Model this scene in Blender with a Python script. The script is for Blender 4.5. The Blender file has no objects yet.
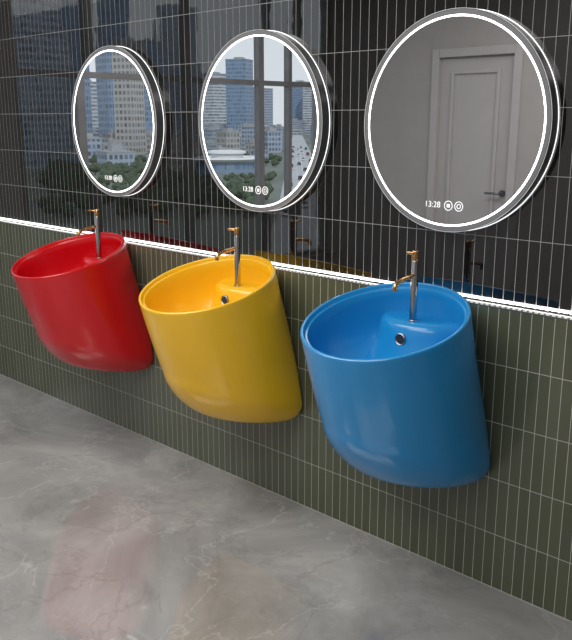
import bpy, bmesh, math, random
from mathutils import Vector, Matrix
random.seed(7)
C = bpy.context.scene.collection
sin, cos, PI = math.sin, math.cos, math.pi

# ------------------------------------------------------------------ materials
def new_mat(name):
    m = bpy.data.materials.new(name); m.use_nodes = True
    nt = m.node_tree; b = nt.nodes['Principled BSDF']
    return m, nt, b
def mat(name, col, rough=.5, metal=0., ior=1.5, coat=0., noise=0., nscale=8., bump=0.):
    m, nt, b = new_mat(name)
    b.inputs['Roughness'].default_value = rough
    b.inputs['Metallic'].default_value = metal
    b.inputs['IOR'].default_value = ior
    b.inputs['Coat Weight'].default_value = coat
    b.inputs['Coat Roughness'].default_value = .05
    tc = nt.nodes.new('ShaderNodeTexCoord')
    n = nt.nodes.new('ShaderNodeTexNoise'); n.inputs['Scale'].default_value = nscale; n.inputs['Detail'].default_value = 4
    nt.links.new(tc.outputs['Object'], n.inputs['Vector'])
    r = nt.nodes.new('ShaderNodeValToRGB')
    k = noise
    r.color_ramp.elements[0].position = .3; r.color_ramp.elements[1].position = .7
    r.color_ramp.elements[0].color = (col[0]*(1-k), col[1]*(1-k), col[2]*(1-k), 1)
    r.color_ramp.elements[1].color = (min(1, col[0]*(1+k)), min(1, col[1]*(1+k)), min(1, col[2]*(1+k)), 1)
    nt.links.new(n.outputs['Fac'], r.inputs['Fac']); nt.links.new(r.outputs['Color'], b.inputs['Base Color'])
    if bump:
        bp = nt.nodes.new('ShaderNodeBump'); bp.inputs['Strength'].default_value = bump; bp.inputs['Distance'].default_value = .01
        nt.links.new(n.outputs['Fac'], bp.inputs['Height']); nt.links.new(bp.outputs['Normal'], b.inputs['Normal'])
    return m
def emit(name, col, s):
    m, nt, b = new_mat(name)
    b.inputs['Base Color'].default_value = (*col, 1)
    b.inputs['Emission Color'].default_value = (*col, 1)
    b.inputs['Emission Strength'].default_value = s
    return m
def mth(nt, op, a, b=None):
    n = nt.nodes.new('ShaderNodeMath'); n.operation = op
    for i, v in enumerate((a, b)):
        if v is None: continue
        if isinstance(v, (int, float)): n.inputs[i].default_value = v
        else: nt.links.new(v, n.inputs[i])
    return n.outputs[0]
def tile_mat(name, tile, grout, tw, th, zoff, gw, rough, ior, var, tilt=.0006):
    m, nt, b = new_mat(name)
    g = nt.nodes.new('ShaderNodeNewGeometry'); s = nt.nodes.new('ShaderNodeSeparateXYZ')
    nt.links.new(g.outputs['Position'], s.inputs[0])
    ux = mth(nt, 'DIVIDE', s.outputs['X'], tw); uz = mth(nt, 'DIVIDE', mth(nt, 'SUBTRACT', s.outputs['Z'], zoff), th)
    fx = mth(nt, 'FRACT', ux); fz = mth(nt, 'FRACT', uz)
    gx = mth(nt, 'LESS_THAN', fx, gw/tw); gz = mth(nt, 'LESS_THAN', fz, gw*1.1/th)
    mask = mth(nt, 'MAXIMUM', gx, gz)
    ix = mth(nt, 'FLOOR', ux); iz = mth(nt, 'FLOOR', uz)
    cmb = nt.nodes.new('ShaderNodeCombineXYZ'); nt.links.new(ix, cmb.inputs[0]); nt.links.new(iz, cmb.inputs[1])
    wn = nt.nodes.new('ShaderNodeTexWhiteNoise'); wn.noise_dimensions = '3D'; nt.links.new(cmb.outputs[0], wn.inputs['Vector'])
    mx = nt.nodes.new('ShaderNodeMix'); mx.data_type = 'RGBA'
    mx.inputs[6].default_value = (*[c*(1-var) for c in tile], 1); mx.inputs[7].default_value = (*[c*(1+var) for c in tile], 1)
    nt.links.new(wn.outputs['Value'], mx.inputs[0])
    m2 = nt.nodes.new('ShaderNodeMix'); m2.data_type = 'RGBA'
    nt.links.new(mask, m2.inputs[0]); nt.links.new(mx.outputs[2], m2.inputs[6]); m2.inputs[7].default_value = (*grout, 1)
    nt.links.new(m2.outputs[2], b.inputs['Base Color'])
    rr = mth(nt, 'ADD', mth(nt, 'MULTIPLY', mask, .8-rough), rough)
    nt.links.new(rr, b.inputs['Roughness'])
    b.inputs['IOR'].default_value = ior
    # every tile sits very slightly out of plane
    sx = mth(nt, 'MULTIPLY', mth(nt, 'SUBTRACT', wn.outputs['Value'], .5), mth(nt, 'SUBTRACT', fx, .5))
    nz = nt.nodes.new('ShaderNodeTexNoise'); nz.inputs['Scale'].default_value = 9; nt.links.new(g.outputs['Position'], nz.inputs['Vector'])
    hgt = mth(nt, 'ADD', mth(nt, 'MULTIPLY', sx, tilt), mth(nt, 'MULTIPLY', nz.outputs['Fac'], .0002))
    bp = nt.nodes.new('ShaderNodeBump'); bp.inputs['Strength'].default_value = 1; bp.inputs['Distance'].default_value = 1
    nt.links.new(hgt, bp.inputs['Height']); nt.links.new(bp.outputs['Normal'], b.inputs['Normal'])
    return m
LEDZ = .965
M_black = tile_mat('black_glazed_tile', (.005, .0045, .0045), (.33, .33, .33), .037, .193, LEDZ+.012, .0018, .02, 1.95, .35, tilt=.0002)
M_green = tile_mat('olive_glazed_tile', (.096, .105, .066), (.52, .53, .48), .037, .193, 0, .0019, .17, 1.55, .10)
def marble():
    m, nt, b = new_mat('grey_marble')
    g = nt.nodes.new('ShaderNodeNewGeometry')
    def noise(sc, det, ro, di):
        n = nt.nodes.new('ShaderNodeTexNoise'); n.inputs['Scale'].default_value = sc; n.inputs['Detail'].default_value = det
        n.inputs['Roughness'].default_value = ro; n.inputs['Distortion'].default_value = di
        nt.links.new(g.outputs['Position'], n.inputs['Vector']); return n.outputs['Fac']
    n1 = noise(1.5, 12, .60, .9)
    r = nt.nodes.new('ShaderNodeValToRGB'); e = r.color_ramp.elements
    e[0].position = .33; e[0].color = (.25, .246, .242, 1); e[1].position = .68; e[1].color = (.50, .49, .48, 1)
    x = e.new(.5); x.color = (.36, .353, .347, 1)
    nt.links.new(n1, r.inputs['Fac'])
    col = r.outputs['Color']
    for sc, wd, st, c in ((1.3, .006, .38, (.64, .63, .615, 1)), (2.6, .004, .22, (.60, .59, .57, 1)), (1.6, .010, .30, (.20, .195, .19, 1))):
        v = mth(nt, 'ABSOLUTE', mth(nt, 'SUBTRACT', noise(sc, 8, .58, .5), .5))
        br = noise(sc*1.7, 3, .5, 0)
        r2 = nt.nodes.new('ShaderNodeValToRGB'); q = r2.color_ramp.elements
        q[0].position = 0; q[0].color = (st, st, st, 1); q[1].position = wd; q[1].color = (0, 0, 0, 1)
        nt.links.new(v, r2.inputs['Fac'])
        k = mth(nt, 'MULTIPLY', r2.outputs['Color'], mth(nt, 'MULTIPLY', mth(nt, 'GREATER_THAN', br, .42), 1.0))
        mx = nt.nodes.new('ShaderNodeMix'); mx.data_type = 'RGBA'; nt.links.new(k, mx.inputs[0])
        nt.links.new(col, mx.inputs[6]); mx.inputs[7].default_value = c
        col = mx.outputs[2]
    nt.links.new(col, b.inputs['Base Color'])
    b.inputs['Roughness'].default_value = .04; b.inputs['IOR'].default_value = 2.1
    return m
M_marble = marble()
M_wall = mat('warm_grey_paint', (.34, .326, .32), .7, noise=.03)
M_ceil = mat('white_ceiling_paint', (.75, .75, .74), .8, noise=.02)
M_door = mat('pale_grey_door_lacquer', (.40, .388, .388), .4, noise=.02)
M_handle = mat('grey_handle_metal', (.22, .22, .23), .3, .9, noise=.1)
M_frame = mat('grey_window_metal', (.22, .22, .225), .4, .2, noise=.1)
M_red = mat('red_glazed_ceramic', (.62, .004, .010), .22, coat=.3, noise=.02)
M_yel = mat('yellow_glazed_ceramic', (.95, .54, .014), .26, coat=.3, noise=.02)
M_blu = mat('blue_glazed_ceramic', (.013, .275, .64), .26, coat=.3, noise=.02)
M_chrome = mat('chrome', (.58, .58, .59), .14, 1., noise=.02)
M_steel = mat('dull_steel', (.34, .35, .37), .35, 1., noise=.02)
M_gold = mat('brushed_copper_gold', (.66, .40, .18), .25, 1., noise=.05)
M_mirror = mat('silvered_glass', (.82, .82, .83), .004, 1., noise=.0)
M_frost = mat('frosted_glass_edge', (.22, .22, .23), .35, .0, noise=.05)
M_dark = mat('dark_void', (.02, .03, .04), .6, noise=.05)
M_rimside = mat('polished_glass_side', (.15, .155, .16), .2, .5, noise=.05)
M_ring = emit('led_ring_light', (1, 1, 1), 5.0)
M_halo = emit('led_back_glow', (1, 1, 1), 1.3)
M_edge = emit('lit_glass_edge', (.9, .93, .95), .10)
M_icon = emit('led_icon_light', (1, 1, 1), .65)
M_strip = emit('led_strip_light', (1, .99, .97), 13.0)
def dashed():  # dashed emission stands in for the strip's light on grouted tiles
    m, nt, b = new_mat('painted_dotted_glow')
    g = nt.nodes.new('ShaderNodeNewGeometry'); s = nt.nodes.new('ShaderNodeSeparateXYZ'); nt.links.new(g.outputs['Position'], s.inputs[0])
    f = mth(nt, 'GREATER_THAN', mth(nt, 'FRACT', mth(nt, 'DIVIDE', s.outputs['X'], .0185)), .4)
    b.inputs['Base Color'].default_value = (.22, .22, .20, 1); b.inputs['Emission Color'].default_value = (1, .99, .96, 1)
    nt.links.new(mth(nt, 'ADD', mth(nt, 'MULTIPLY', f, .45), .02), b.inputs['Emission Strength'])
    return m
M_dash = dashed()
def pane_mat():
    m = bpy.data.materials.new('window_pane_glass'); m.use_nodes = True; nt = m.node_tree
    nt.nodes.remove(nt.nodes['Principled BSDF'])
    t = nt.nodes.new('ShaderNodeBsdfTransparent'); g = nt.nodes.new('ShaderNodeBsdfGlossy'); g.inputs['Roughness'].default_value = 0.02
    t.inputs['Color'].default_value = (.94, .95, .95, 1)
    x = nt.nodes.new('ShaderNodeMixShader'); x.inputs[0].default_value = .05
    nt.links.new(t.outputs[0], x.inputs[1]); nt.links.new(g.outputs[0], x.inputs[2])
    nt.links.new(x.outputs[0], nt.nodes['Material Output'].inputs['Surface'])
    return m
M_pane = pane_mat()

# ------------------------------------------------------------------ helpers
def link(name, bm, m, parent=None, smooth=False, kind=None, loc=(0, 0, 0)):
    me = bpy.data.meshes.new(name); bmesh.ops.recalc_face_normals(bm, faces=bm.faces[:]); bm.to_mesh(me); bm.free()
    me.materials.append(m)
    if smooth:
        for p in me.polygons: p.use_smooth = True
        try: me.set_sharp_from_angle(angle=math.radians(38))
        except Exception: pass
    o = bpy.data.objects.new(name, me); o.location = loc; C.objects.link(o)
    if parent: o.parent = parent
    if kind: o['kind'] = kind
    return o
def tag(o, label, cat, group=None):
    o['label'] = label; o['category'] = cat
    if group: o['group'] = group
    return o
def empty(name, loc, label=None, cat=None, group=None, kind=None):
    o = bpy.data.objects.new(name, None); o.location = loc; o.empty_display_size = .1; C.objects.link(o)
    if label: tag(o, label, cat, group)
    if kind: o['kind'] = kind
    return o
def box(bm, a, b, bevel=0):
    vs = [bm.verts.new((x, y, z)) for x in (a[0], b[0]) for y in (a[1], b[1]) for z in (a[2], b[2])]
    fs = [bm.faces.new([vs[i] for i in q]) for q in ((0,1,3,2),(4,6,7,5),(0,4,5,1),(2,3,7,6),(0,2,6,4),(1,5,7,3))]
    if bevel:
        es = list({e for f in fs for e in f.edges})
        bmesh.ops.bevel(bm, geom=es, offset=bevel, segments=2, affect='EDGES', profile=.5)
def boxes(lst, bevel=0):
    bm = bmesh.new()
    for a, b in lst: box(bm, a, b, bevel)
    return bm
def sweep(bm, pts, rad, n=20, cap=True):
    """tube through points, rad = list of radii"""
    rings = []
    for i, p in enumerate(pts):
        p = Vector(p)
        d = (Vector(pts[min(i+1, len(pts)-1)]) - Vector(pts[max(i-1, 0)])).normalized()
        a = d.cross(Vector((1, 0, 0)));
        if a.length < .1: a = d.cross(Vector((0, 1, 0)))
        a.normalize(); b = d.cross(a)
        rings.append([bm.verts.new(p + rad[i]*(a*cos(2*PI*k/n) + b*sin(2*PI*k/n))) for k in range(n)])
    for r0, r1 in zip(rings, rings[1:]):
        for k in range(n): bm.faces.new((r0[k], r0[(k+1) % n], r1[(k+1) % n], r1[k]))
    if cap: bm.faces.new(rings[0][::-1]); bm.faces.new(rings[-1])
def lathe_y(bm, prof, n=96, cx=0, cz=0):
    """profile (r, y) turned about the Y axis"""
    rows = []
    for r, y in prof:
        rows.append([bm.verts.new((cx, y, cz))] if r == 0 else [bm.verts.new((cx+r*cos(2*PI*k/n), y, cz+r*sin(2*PI*k/n))) for k in range(n)])
    for a, b in zip(rows, rows[1:]):
        for k in range(n):
            k2 = (k+1) % n
            if len(a) == 1: bm.faces.new((a[0], b[k], b[k2]))
            elif len(b) == 1: bm.faces.new((a[k], a[k2], b[0]))
            else: bm.faces.new((a[k], a[k2], b[k2], b[k]))
def grid(bm, rows, close_end=False):
    vr = [[bm.verts.new(p) for p in r] for r in rows]
    n = len(vr[0])
    for a, b in zip(vr, vr[1:]):
        for k in range(n): bm.faces.new((a[k], a[(k+1) % n], b[(k+1) % n], b[k]))
    if close_end: bm.faces.new(vr[-1])
def copy_tree(o, loc, label):
    c = o.copy(); C.objects.link(c); c.location = loc; c['label'] = label
    for ch in o.children:
        d = ch.copy(); C.objects.link(d); d.parent = c
        for g in ch.children:
            e = g.copy(); C.objects.link(e); e.parent = d
    return c

# ------------------------------------------------------------------ room shell
L, W, RX, H = -4.95, -3.6, 2.2, 2.8
link('floor', boxes([((L-.2, W-.2, -.1), (RX+.2, .2, 0))]), M_marble, kind='structure')
link('ceiling', boxes([((L-.2, W-.2, H), (RX+.2, .2, H+.1))]), M_ceil, kind='structure')
link('wall_back', boxes([((L-.2, 0, LEDZ), (RX+.2, .2, H))]), M_black, kind='structure')
link('wall_back_lower', boxes([((L-.2, -.02, 0), (RX+.2, .2, LEDZ-.012))]), M_green, kind='structure')
link('wall_right', boxes([((RX, W-.2, 0), (RX+.2, -.021, H))]), M_wall, kind='structure')
# left wall with the big window opening
wy0, wy1, wz0, wz1 = -3.55, -.42, .30, 2.62
link('wall_left', boxes([((L-.2, wy1, 0), (L, -.021, H)), ((L-.2, W, 0), (L, wy0, H)),
                         ((L-.2, wy0, 0), (L, wy1, wz0)), ((L-.2, wy0, wz1), (L, wy1, H))]), M_wall, kind='structure')
win = empty('window_1', (L-.1, (wy0+wy1)/2, wz0), kind='structure')
def wl(a, b): o = win.location; return (tuple(a[i]-o[i] for i in range(3)), tuple(b[i]-o[i] for i in range(3)))
fr = [wl((L-.13, wy0, wz0), (L-.05, wy1, wz0+.05)), wl((L-.13, wy0, wz1-.05), (L-.05, wy1, wz1)), wl((L-.111, wy0, 1.81), (L-.069, wy1, 1.850))]
for y, hw in ((wy0+.03, .03), (-3.12, .02), (-2.77, .030), (-1.90, .03), (-1.03, .03), (wy1-.03, .03)): fr.append(wl((L-.12, y-hw, wz0), (L-.06, y+hw, wz1)))
link('window_frame', boxes(fr), M_frame, win)
link('window_sill', boxes([wl((L-.05, wy0+.001, wz0), (L+.04, wy1-.001, wz0+.02))]), M_frame, win)
link('pane', boxes([wl((L-.093, wy0, wz0), (L-.09, wy1, wz1))]), M_pane, win)
# front wall (behind the camera) with the panelled door
dx0, dx1, dh = -3.83, -3.13, 2.03
link('wall_front', boxes([((L-.2, W-.2, 0), (dx0, W, H)), ((dx1, W-.2, 0), (RX+.2, W, H)), ((dx0, W-.2, dh), (dx1, W, H))]), M_wall, kind='structure')
door = empty('door_1', ((dx0+dx1)/2, W, 0), kind='structure')
w2 = (dx1-dx0)/2
link('door_frame', boxes([((-w2-.045, -.1, 0), (-w2+.02, .022, dh+.045)), ((w2-.02, -.1, 0), (w2+.045, .022, dh+.045)), ((-w2+.021, -.1, dh-.02), (w2-.021, .021, dh+.045))], .004), M_door, door)
leaf = link('door_leaf', boxes([((-w2+.021, -.06, .005), (w2-.021, -.02, dh-.021))]), M_door, door)
def moulding(x0, x1, z0, z1, wd=.03, y0=-.021, y1=-.004):
    return [((x0, y0, z0), (x0+wd, y1, z1)), ((x1-wd, y0, z0), (x1, y1, z1)), ((x0+wd, y0, z0), (x1-wd, y1, z0+wd)), ((x0+wd, y0, z1-wd), (x1-wd, y1, z1))]
link('panel_moulding', boxes(moulding(-w2+.12, w2-.14, .15, dh-.12), .005), M_door, leaf)
bm = bmesh.new(); lathe_y(bm, [(0, -.02), (.026, -.02), (.026, -.008), (0, -.008)], 32, w2-.07, .97)
sweep(bm, [(w2-.07, -.01, .97), (w2-.07, .03, .97), (w2-.075, .04, .97), (w2-.10, .042, .97), (w2-.19, .042, .97)], [.009]*5, 14)
link('door_handle', bm, M_handle, door, True)

# ------------------------------------------------------------------ LED strip on the joint of the two tile fields
led = empty('led_light_strip', (-1.5, -.02, LEDZ-.012), 'thin bright white light strip running along the joint between black and olive tiles', 'light strip')
link('housing', boxes([((L+1.505, 0.0, 0), (RX+1.495, .0195, .004))]), M_rimside, led)
link('diffuser', boxes([((L+1.505, .012, .0185), (RX+1.495, .0195, .0222))]), M_strip, led)
link('painted_tile_glow', boxes([((L+1.505, .0005, .0042), (RX+1.495, .0175, .0095))]), M_dash, led)  # lit tile edge below the strip, its glow painted as emission

# ------------------------------------------------------------------ mirrors
EYE = 1.513; MR = .334; MY = -.045; RI, RO = .3115, .3170
def text_mesh(body, size):
    cu = bpy.data.curves.new('clock_digits', 'FONT'); cu.body = body; cu.size = size; cu.align_x = 'CENTER'; cu.align_y = 'CENTER'; cu.extrude = .0002; cu.offset = -.0003
    o = bpy.data.objects.new('tmp', cu); C.objects.link(o)
    dg = bpy.context.evaluated_depsgraph_get(); me = bpy.data.meshes.new_from_object(o.evaluated_get(dg))
    bpy.data.objects.remove(o); me.transform(Matrix.Rotation(PI/2, 4, 'X')); me.materials.clear(); me.materials.append(M_icon); return me
def make_mirror(x, label):
    t = empty('round_mirror', (x, 0, EYE), label, 'mirror', 'round illuminated mirrors in a row')
    bm = bmesh.new(); lathe_y(bm, [(MR-.03, -.002), (MR, -.0025), (MR, MY+.001), (MR-.002, MY), (MR-.004, MY+.002), (0, MY+.002)], 128); link('housing', bm, M_rimside, t, True)
    bm = bmesh.new(); lathe_y(bm, [(MR-.002, -.004), (MR+.0018, -.004), (MR+.0018, -.0062), (MR-.002, -.0062), (MR-.002, -.004)], 128); link('back_glow', bm, M_halo, t, True)
    bm = bmesh.new(); lathe_y(bm, [(RI, MY), (0, MY)], 128); link('glass', bm, M_mirror, t)
    bm = bmesh.new(); lathe_y(bm, [(RO, MY-.0004), (RI, MY-.0004)], 128); link('light_ring', bm, M_ring, t)
    bm = bmesh.new(); lathe_y(bm, [(MR-.0025, MY), (RO, MY)], 128); link('frosted_border', bm, M_frost, t)
    bm = bmesh.new(); lathe_y(bm, [(MR+.0006, MY-.0006), (MR-.0006, MY-.0006), (MR-.0006, MY+.0006),(MR+.0006, MY+.0006),(MR+.0006, MY-.0006)], 128); link('bright_edge', bm, M_edge, t, True)
    d = bpy.data.objects.new('clock_digits', text_mesh('13:28', .027)); C.objects.link(d); d.parent = t; d.location = (-.050, MY-.0006, -.252)
    for i, xx in enumerate((.009, .047)):
        bm = bmesh.new(); lathe_y(bm, [(.0155, MY-.0006), (.0133, MY-.0006)], 40, xx, -.252)
        if i == 0: box(bm, (xx-.0055, MY-.0007, -.252-.0055), (xx+.0055, MY-.0004, -.252+.0055))
        else:
            lathe_y(bm, [(.0075, MY-.0006), (.0056, MY-.0006)], 30, xx, -.252)
        link('touch_button', bm, M_icon, t)
    return t
BX = [-3.245, -2.285, -1.455]     # basins
TX = [-3.215, -2.268, -1.447]     # taps
MX = [-3.222, -2.272, -1.415]      # mirrors
m1 = make_mirror(MX[0], 'round light-ring mirror above the red basin')
copy_tree(m1, (MX[1], 0, EYE), 'round light-ring mirror above the yellow basin')
copy_tree(m1, (MX[2], 0, EYE), 'round light-ring mirror above the blue basin, reflecting the panelled door')

# ------------------------------------------------------------------ basins
AL = math.radians(16); SA, CA = sin(AL), cos(AL)
R0, YC, ZC, ZB = .262, -.299, .934, .34
def soft(y, s=.016):
    k = -(y+.0215)/s
    return -.0215 - (s*math.log1p(math.exp(k)) if k < 30 else s*k)
def loc2(u, w, t): # tilted frame -> thing frame
    return (u, YC - w*CA + t*SA, ZC - w*SA - t*CA - ZB)
def side(a, t):
    x, y, z = loc2(R0*cos(a), R0*sin(a), t)
    y += t*t*.16
    return x, (soft(y) if t > .05 else y+(soft(y)-y)*(t/.05)), z
N = 120
def make_basin(x, label, m):
    t = empty('wall_basin', (x, 0, ZB), label, 'basin', 'wall-hung ceramic basins')
    zb = lambda y: .342 - .17*y - ZB
    rr = lambda w: .120 + .055*(w/R0)
    ang = [2*PI*k/N for k in range(N)]
    te = []
    for a in ang:
        tt = .4
        for _ in range(40):
            p = side(a, tt); tt += (p[2] - (zb(p[1]) + rr(R0*sin(a))))/CA*.8
        te.append(tt)
    rows = []
    for j in range(29):
        s = j/28; rows.append([side(a, .010+(te[k]-.010)*s) for k, a in enumerate(ang)])
    ym = -.17
    def cap(k, rho, ph):
        a = ang[k]; p = side(a, te[k]); q = side(a, te[k]-.02)
        y = ym + (p[1]-ym)*rho; y0 = y + (p[1]-q[1])/.02*rr(R0*sin(a))*sin(ph)*.6*rho
        y0 = min(y0, -.0215)
        return (p[0]*rho, y0, zb(y0) + rr(R0*sin(a))*(1-sin(ph)))
    def rmin(a): return .50-.14*sin(a)
    for j in range(1, 19):
        ph = PI/2*j/18
        rows.append([cap(k, rmin(a)+(1-rmin(a))*cos(ph), ph) for k, a in enumerate(ang)])
    for q in (.75, .5, .25, .08):
        rows.append([cap(k, rmin(a)*q, PI/2) for k, a in enumerate(ang)])
    bm = bmesh.new(); grid(bm, rows, True); link('shell', bm, m, t, True)
    prof = [(R0, .010), (R0-.0010, .003), (R0-.004, .0005), (R0-.007, 0), (R0-.010, .001), (R0-.0120, .004), (R0-.0125, .013), (R0-.0145, .0155), (R0-.020, .016), (R0-.022, .019),
            (R0-.024, .05), (R0-.028, .10), (R0-.034, .14), (R0-.050, .18), (R0-.085, .208), (R0-.13, .221), (.06, .227), (.024, .229)]
    bm = bmesh.new(); grid(bm, [[loc2(r*cos(a), r*sin(a), tt) for a in ang] for r, tt in prof], True); link('bowl', bm, m, t, True)
    # broad moulded ledge that carries the tap
    bm = bmesh.new(); rows = []; n = 64
    def outline(ex, z):
        pts = []
        for k in range(n):
            a = PI*k/(n-1); ca, sa = cos(a), sin(a)
            px, py, pz = (.165+ex)*ca, -.045-(.155+ex*.8)*abs(sa), z-ZB
            # keep the ledge inside the thickness of the basin
            dy, dz = py-YC, pz+ZB-ZC
            wq = -dy*CA - dz*SA; tq = dy*SA - dz*CA; rq = math.hypot(px, wq); lim = R0-.012
            if rq > lim: px, py, pz = loc2(px*lim/rq, wq*lim/rq, tq)
            pts.append((px, py, pz))
        return pts
    for ex, z in ((-.15, .900), (-.07, .900), (-.030, .8998), (-.020, .8980), (-.011, .893), (-.004, .886), (.001, .876), (.005, .862), (.008, .848), (.013, .83), (.024, .80), (.040, .765), (.060, .735), (.085, .712), (.10, .695)):
        rows.append(outline(ex, z))
    vr = [[bm.verts.new(p) for p in r] for r in rows]
    for a, b in zip(vr, vr[1:]):
        for k in range(n-1): bm.faces.new((a[k], a[k+1], b[k+1], b[k]))
    bm.faces.new(vr[0])
    link('tap_ledge', bm, m, t, True)
    oy = .008
    bm = bmesh.new(); lathe_y(bm, [(.020, -.203+oy), (.020, -.2195+oy), (.018, -.221+oy), (.0155, -.2195+oy), (.0145, -.217+oy)], 40, 0, .848-ZB)
    o = link('overflow_ring', bm, M_steel, t, True); o['label'] = 'steel overflow ring'
    bm = bmesh.new(); lathe_y(bm, [(.0145, -.2182+oy), (0, -.2182+oy)], 40, 0, .848-ZB); o = link('overflow_hole', bm, M_dark, t)
    bm = bmesh.new()
    grid(bm, [[loc2(r*cos(a), r*sin(a), tt) for a in ang[::2]] for r, tt in ((.031, .2285), (.031, .224), (.027, .222), (.020, .2225), (.005, .221))], True)
    o = link('drain_plug', bm, M_chrome, t, True); o['label'] = 'chrome drain plug'
    return t
make_basin(BX[0], 'red glossy ceramic wall basin', M_red)
make_basin(BX[1], 'yellow glossy ceramic wall basin', M_yel)
make_basin(BX[2], 'blue glossy ceramic wall basin', M_blu)

# ------------------------------------------------------------------ taps
def make_tap(x, label):
    t = empty('basin_tap', (x, -.155, .900), label, 'tap', 'slim metal taps on the basins')
    bm = bmesh.new(); sweep(bm, [(0, 0, 0), (0, 0, .003), (0, 0, .004)], [.0165, .0165, .015], 32)
    sweep(bm, [(0, 0, .003), (0, 0, .193), (0, 0, .195)], [.0118, .0118, .0108], 32); link('body', bm, M_chrome, t, True)
    bm = bmesh.new(); sweep(bm, [(0, -.008, .148), (0, -.06, .142), (0, -.092, .135), (0, -.100, .130), (0, -.103, .122), (0, -.103, .112)], [.0075]*6, 20)
    o = link('spout', bm, M_gold, t, True); o['label'] = 'copper-gold spout'
    bm = bmesh.new(); sweep(bm, [(0, 0, .196), (0, 0, .224), (0, 0, .226)], [.0118, .0118, .0106], 32)
    sweep(bm, [(0, -.008, .218), (0, -.045, .224), (0, -.048, .224)], [.0042, .0042, .003], 14)
    o = link('lever', bm, M_gold, t, True); o['label'] = 'copper-gold lever cap'
    return t
t1 = make_tap(TX[0], 'slim upright metal tap on the red basin')
copy_tree(t1, (TX[1], -.155, .900), 'slim upright metal tap on the yellow basin')
copy_tree(t1, (TX[2], -.155, .900), 'slim upright metal tap on the blue basin')

# ------------------------------------------------------------------ city outside the window
G0 = -20.
def city(px, dist):
    a = math.radians(28.6+(px-22)*.0669); return -dist*cos(a), 2.25-dist*sin(a)
def facade(name, wall, glass, fh, bw, horiz=False):
    m, nt, b = new_mat(name)
    tc = nt.nodes.new('ShaderNodeTexCoord'); s = nt.nodes.new('ShaderNodeSeparateXYZ'); nt.links.new(tc.outputs['Object'], s.inputs[0])
    fz = mth(nt, 'FRACT', mth(nt, 'DIVIDE', s.outputs['Z'], fh)); hx = mth(nt, 'FRACT', mth(nt, 'DIVIDE', mth(nt, 'ADD', s.outputs['X'], s.outputs['Y']), bw))
    a = mth(nt, 'GREATER_THAN', fz, .42)
    k = a if horiz else mth(nt, 'MULTIPLY', a, mth(nt, 'GREATER_THAN', hx, .35))
    mx = nt.nodes.new('ShaderNodeMix'); mx.data_type = 'RGBA'; nt.links.new(k, mx.inputs[0])
    mx.inputs[6].default_value = (*wall, 1)
    # glass shade varies from pane to pane
    cm = nt.nodes.new('ShaderNodeCombineXYZ')
    nt.links.new(mth(nt, 'FLOOR', mth(nt, 'DIVIDE', s.outputs['Z'], fh)), cm.inputs[0]); nt.links.new(mth(nt, 'FLOOR', mth(nt, 'DIVIDE', mth(nt, 'ADD', s.outputs['X'], s.outputs['Y']), bw)), cm.inputs[1])
    wn = nt.nodes.new('ShaderNodeTexWhiteNoise'); nt.links.new(cm.outputs[0], wn.inputs['Vector'])
    g2 = nt.nodes.new('ShaderNodeMix'); g2.data_type = 'RGBA'; nt.links.new(wn.outputs['Value'], g2.inputs[0])
    g2.inputs[6].default_value = (*[c*.6 for c in glass], 1); g2.inputs[7].default_value = (*[c*1.7 for c in glass], 1)
    nt.links.new(g2.outputs[2], mx.inputs[7]); nt.links.new(mx.outputs[2], b.inputs['Base Color'])
    b.inputs['Roughness'].default_value = .4
    return m
F = [facade('facade_grey_blue', (.36, .41, .48), (.10, .14, .20), 3.4, 2.4), facade('facade_beige', (.44, .42, .39), (.16, .17, .19), 3.4, 2.6),
     facade('facade_white_bands', (.56, .57, .58), (.20, .24, .28), 3.8, 4, True), facade('facade_glass', (.22, .30, .41), (.10, .16, .25), 4, 2.2)]
M_roof = mat('city_roof', (.34, .35, .36), .8, noise=.1)
M_ground = mat('city_ground', (.17, .19, .155), .9, noise=.35, nscale=.02)
M_road = mat('city_road', (.46, .46, .46), .8, noise=.05)
M_leaf = mat('city_leaves', (.062, .088, .048), .9, noise=.5, nscale=.6)
M_trunk = mat('city_trunk', (.10, .07, .05), .9, noise=.2)
bm = boxes([((-2500, -2500, G0-1), (-12, 600, G0))]); link('ground', bm, M_ground, kind='structure')
placed = []
ra = Vector((*city(316, 130), 0)); rb = Vector((*city(297, 1300), 0)); rd = (rb-ra).normalized(); rn = Vector((-rd.y, rd.x, 0))
def tower(px, ds, wd, ht, fi, lb, grp=None):
    x, y = city(px, ds)
    for (a, b, w_) in placed:
        if math.hypot(a-x, b-y) < (w_+wd)*.72: return
    if ds < 1200 and abs((Vector((x, y, 0))-ra).dot(rn)) < 11+wd*.72: return
    placed.append((x, y, wd))
    t = empty('office_tower' if ht > 45 else 'city_block', (x, y, G0), lb, 'building', grp); t.rotation_euler = (0, 0, math.radians(random.uniform(-25, 25)))
    link('facade', boxes([((-wd/2, -wd/2, 0), (wd/2, wd/2, ht))]), F[fi], t)
    link('roof', boxes([((-wd/2-.3, -wd/2-.3, ht), (wd/2+.3, wd/2+.3, ht+.8)), ((-wd/5, -wd/5, ht+.8), (wd/5, wd/5, ht+3))]), M_roof, t)
rx, ry = city(224, 360); placed.append((rx, ry, 50))
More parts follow.
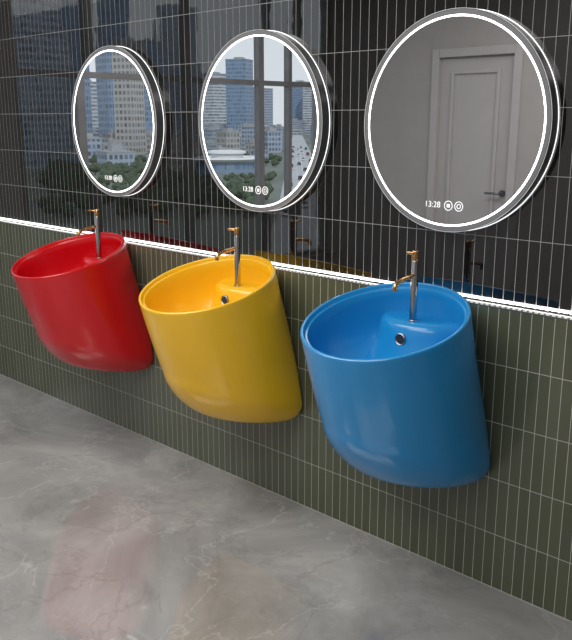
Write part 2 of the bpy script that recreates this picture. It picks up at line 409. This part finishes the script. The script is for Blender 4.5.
bl = [(34,420,24,150,0,'grey-blue tower, tallest of the near towers'), (62,520,24,140,3,'dark glass tower beside the grey-blue tower'), (92,540,20,130,0,'slim grey-blue tower beside the beige residential tower'), (112,560,16,118,3,'slim glass tower behind the beige residential tower'), (127,470,12,62,1,'beige residential tower standing alone'),
      (146,660,18,80,3,'mid-height glass block behind the beige tower'), (160,900,26,58,2,'white banded slab near the beige tower'), (178,700,26,110,0,'grey-blue tower left of the round building'),
      (212,1100,30,80,2,'white banded tower behind the round building'), (238,900,22,84,3,'glass tower behind the round building'), (256,1150,30,64,0,'grey-blue slab on the skyline'),
      (278,820,20,88,2,'white banded tower near the avenue'), (288,1050,18,96,0,'grey-blue tower behind the banded tower'), (312,1350,24,76,2,'white banded block at the end of the avenue'),
      (344,760,20,56,1,'beige tower beyond the avenue'), (82,900,34,60,2,'tall white banded block in the distance'), (196,1350,40,84,0,'far grey-blue tower on the skyline'), (299,1400,26,84,3,'far glass tower above the avenue')]
for q in bl: tower(*q)
for i in range(420):
    px = random.uniform(60, 345); ds = random.uniform(380, 1500)
    tower(px, ds, random.uniform(8, 20)*(ds/900)**.5, random.uniform(5, 18)*(ds/800)**.5, random.choice((0, 1, 2, 0, 3)), 'low pale city block among the trees far below the window', 'low blocks of the far city')
t = empty('round_building', (rx, ry, G0), 'low round white building with a ring roof among trees', 'building')
def circ(r, z, n=64): return [(r*cos(a*2*PI/n), r*sin(a*2*PI/n), z) for a in range(n)]
bm = bmesh.new(); grid(bm, [circ(13, 0), circ(13, 4.5)]); link('wall', bm, F[3], t, True)
bm = bmesh.new(); grid(bm, [circ(12, 4.5), circ(15, 5.0), circ(16.2, 5.8), circ(15.8, 6.4), circ(14.4, 6.3), circ(12.5, 4.2)], False); link('roof', bm, mat('white_roof', (.78, .78, .77), .6, noise=.05), t, True)
bm = bmesh.new(); grid(bm, [circ(12.6, 4.2), circ(9, 3.9), circ(4, 4.0)], True); link('roof_court', bm, M_roof, t, True)
bm = bmesh.new(); grid(bm, [circ(7, 3.9), circ(7, 7.5), circ(8.4, 8.0), circ(8.2, 9.0), circ(6.5, 9.2), circ(3, 8.6)], True); link('upper_ring', bm, M_ceil, t, True)
n = rn*7.5
bm = bmesh.new(); f = bm.faces.new([bm.verts.new((p.x, p.y, G0+.1)) for p in (ra-n, ra+n, rb+n, rb-n)]); link('road', bm, M_road, kind='structure')
bm = bmesh.new()
for i in range(60):
    p = ra+rd*(20+i*9)
    for o_ in (-2.4, 2.4, 0):
        q = p+rn*o_; e = rn*.13; g_ = rd*(4 if o_ else 8.8)
        bm.faces.new([bm.verts.new((v.x, v.y, G0+.16)) for v in (q-e, q+e, q+e+g_, q-e+g_)])
link('road_marking', bm, mat('road_paint', (.8, .8, .8), .7, noise=.02), kind='structure')
# cars on the avenue
def make_car(colr, cname, loc):
    m_ = mat('car_paint_'+cname, colr, .3, noise=.02)
    t = empty('car', loc, cname+' car driving on the avenue below the window', 'car', cname+' cars on the avenue'); t.rotation_euler = (0, 0, math.atan2(rd.y, rd.x))
    link('body', boxes([((-2.1, -.9, .35), (2.1, .9, .95))], .12), m_, t)
    link('cabin', boxes([((-1.3, -.78, .94), (1.0, .78, 1.45))], .18), M_dark, t)
    for sx in (-1.3, 1.3):
        for sy in (-.82, .82):
            bm = bmesh.new(); sweep(bm, [(sx, sy-.1, .34), (sx, sy+.1, .34)], [.34, .34], 14); link('wheel', bm, M_dark, t)
    return t
cars = [make_car((.7, .7, .7), 'white', (0, 0, 0)), make_car((.05, .05, .06), 'black', (0, 0, 0)), make_car((.45, .06, .04), 'red', (0, 0, 0))]
for i, dd in enumerate(range(60, 560, 17)):
    src = (0, 0, 1, 0, 2, 1, 0, 1)[i % 8]; off = (-5.0, 1.2, 4.9, -1.3)[(i*7+i//3) % 4]; p = ra+rd*(dd+random.uniform(-3, 3))+rn*off
    o = cars[src]
    if o.location.length < 1: o.location = (p.x, p.y, G0+.1)
    else: copy_tree(o, (p.x, p.y, G0+.1), o['label'])
# street trees
t0 = empty('street_tree', (*city(60, 235), G0), 'round leafy green tree in the park below the window', 'tree', 'trees in the park below the window')
bm = bmesh.new()
for i in range(6):
    c = Vector((random.uniform(-1.6, 1.6), random.uniform(-1.6, 1.6), random.uniform(2.6, 4.6)))
    r = bmesh.ops.create_icosphere(bm, subdivisions=2, radius=random.uniform(1.2, 1.9))
    for v in r['verts']: v.co = v.co*random.uniform(.82, 1.12) + c
link('crown', bm, M_leaf, t0)
bm = bmesh.new(); sweep(bm, [(0, 0, 0), (0, 0, 3)], [.3, .2], 8); link('trunk', bm, M_trunk, t0)
tp = [(*t0.location.xy, 3)]; tries = 0
while len(tp) < 295 and tries < 12000:
    tries += 1
    px = random.uniform(40, 335); ds = 185*(2.6**random.random()); x, y = city(px, ds)
    if abs((Vector((x, y, 0))-ra).dot(rn)) < 12: continue
    s = random.uniform(.45, 1.0)
    if 200 < px < 250 and 240 < ds < 360: s = .4
    if math.hypot(x-rx, y-ry) < 22 or any(math.hypot(x-p, y-q) < w_*.72+4*s for p, q, w_ in placed) or any(math.hypot(x-p, y-q) < 3.5*(s+s2) for p, q, s2 in tp): continue
    tp.append((x, y, s))
    c = copy_tree(t0, (x, y, G0), t0['label']); c.scale = (s, s, s); c.rotation_euler = (0, 0, random.uniform(0, 6))

# ------------------------------------------------------------------ light
w = bpy.data.worlds.new('sky'); bpy.context.scene.world = w; w.use_nodes = True; nt = w.node_tree
tc = nt.nodes.new('ShaderNodeTexCoord'); s = nt.nodes.new('ShaderNodeSeparateXYZ'); r = nt.nodes.new('ShaderNodeValToRGB')
nt.links.new(tc.outputs['Generated'], s.inputs[0]); nt.links.new(s.outputs['Z'], r.inputs['Fac'])
r.color_ramp.elements[0].color = (.70, .74, .78, 1); r.color_ramp.elements[1].position = .6; r.color_ramp.elements[1].color = (.62, .70, .80, 1)
bg = nt.nodes['Background']; nt.links.new(r.outputs['Color'], bg.inputs['Color']); bg.inputs['Strength'].default_value = 1.4
def area(name, loc, size, power, rot=(0, 0, 0), col=(1, 1, 1)):
    l = bpy.data.lights.new(name, 'AREA'); l.shape = 'RECTANGLE'; l.size, l.size_y = size; l.energy = power; l.color = col
    o = bpy.data.objects.new(name, l); o.location = loc; o.rotation_euler = rot; C.objects.link(o); return o
area('ceiling_panel_light', (-2.6, -1.6, 2.78), (3.2, .8), 56, col=(1, .98, .95))
area('ceiling_panel_light_rear', (-1.2, -2.7, 2.78), (3.0, .8), 46, col=(1, .98, .95))
p = area('window_portal', (L-.02, (wy0+wy1)/2, (wz0+wz1)/2), (wz1-wz0, wy1-wy0), 1, (0, -PI/2, 0))
try: p.data.cycles.is_portal = True
except Exception: pass
sl = bpy.data.lights.new('sun', 'SUN'); sl.energy = 1.6; sl.angle = .02; so = bpy.data.objects.new('sun', sl); C.objects.link(so)
so.rotation_euler = Vector((-.7, -.45, -.6)).to_track_quat('-Z', 'Y').to_euler()

# ------------------------------------------------------------------ camera
PH, TH = math.radians(43.8), math.radians(13.8)
Fw = Vector((-sin(PH)*cos(TH), cos(PH)*cos(TH), -sin(TH))); Rt = Vector((cos(PH), sin(PH), 0)); Up = Rt.cross(Fw)
cd = bpy.data.cameras.new('camera'); cam = bpy.data.objects.new('camera', cd); C.objects.link(cam)
mw = Matrix((Rt, Up, -Fw)).transposed().to_4x4(); mw.translation = Vector((0, -2.25, 1.52)); cam.matrix_world = mw
cd.sensor_fit = 'HORIZONTAL'; cd.sensor_width = 36; cd.lens = 810/572*36; cd.clip_start = .05; cd.clip_end = 4000
bpy.context.scene.camera = cam
bpy.context.scene.view_settings.view_transform = 'Standard'
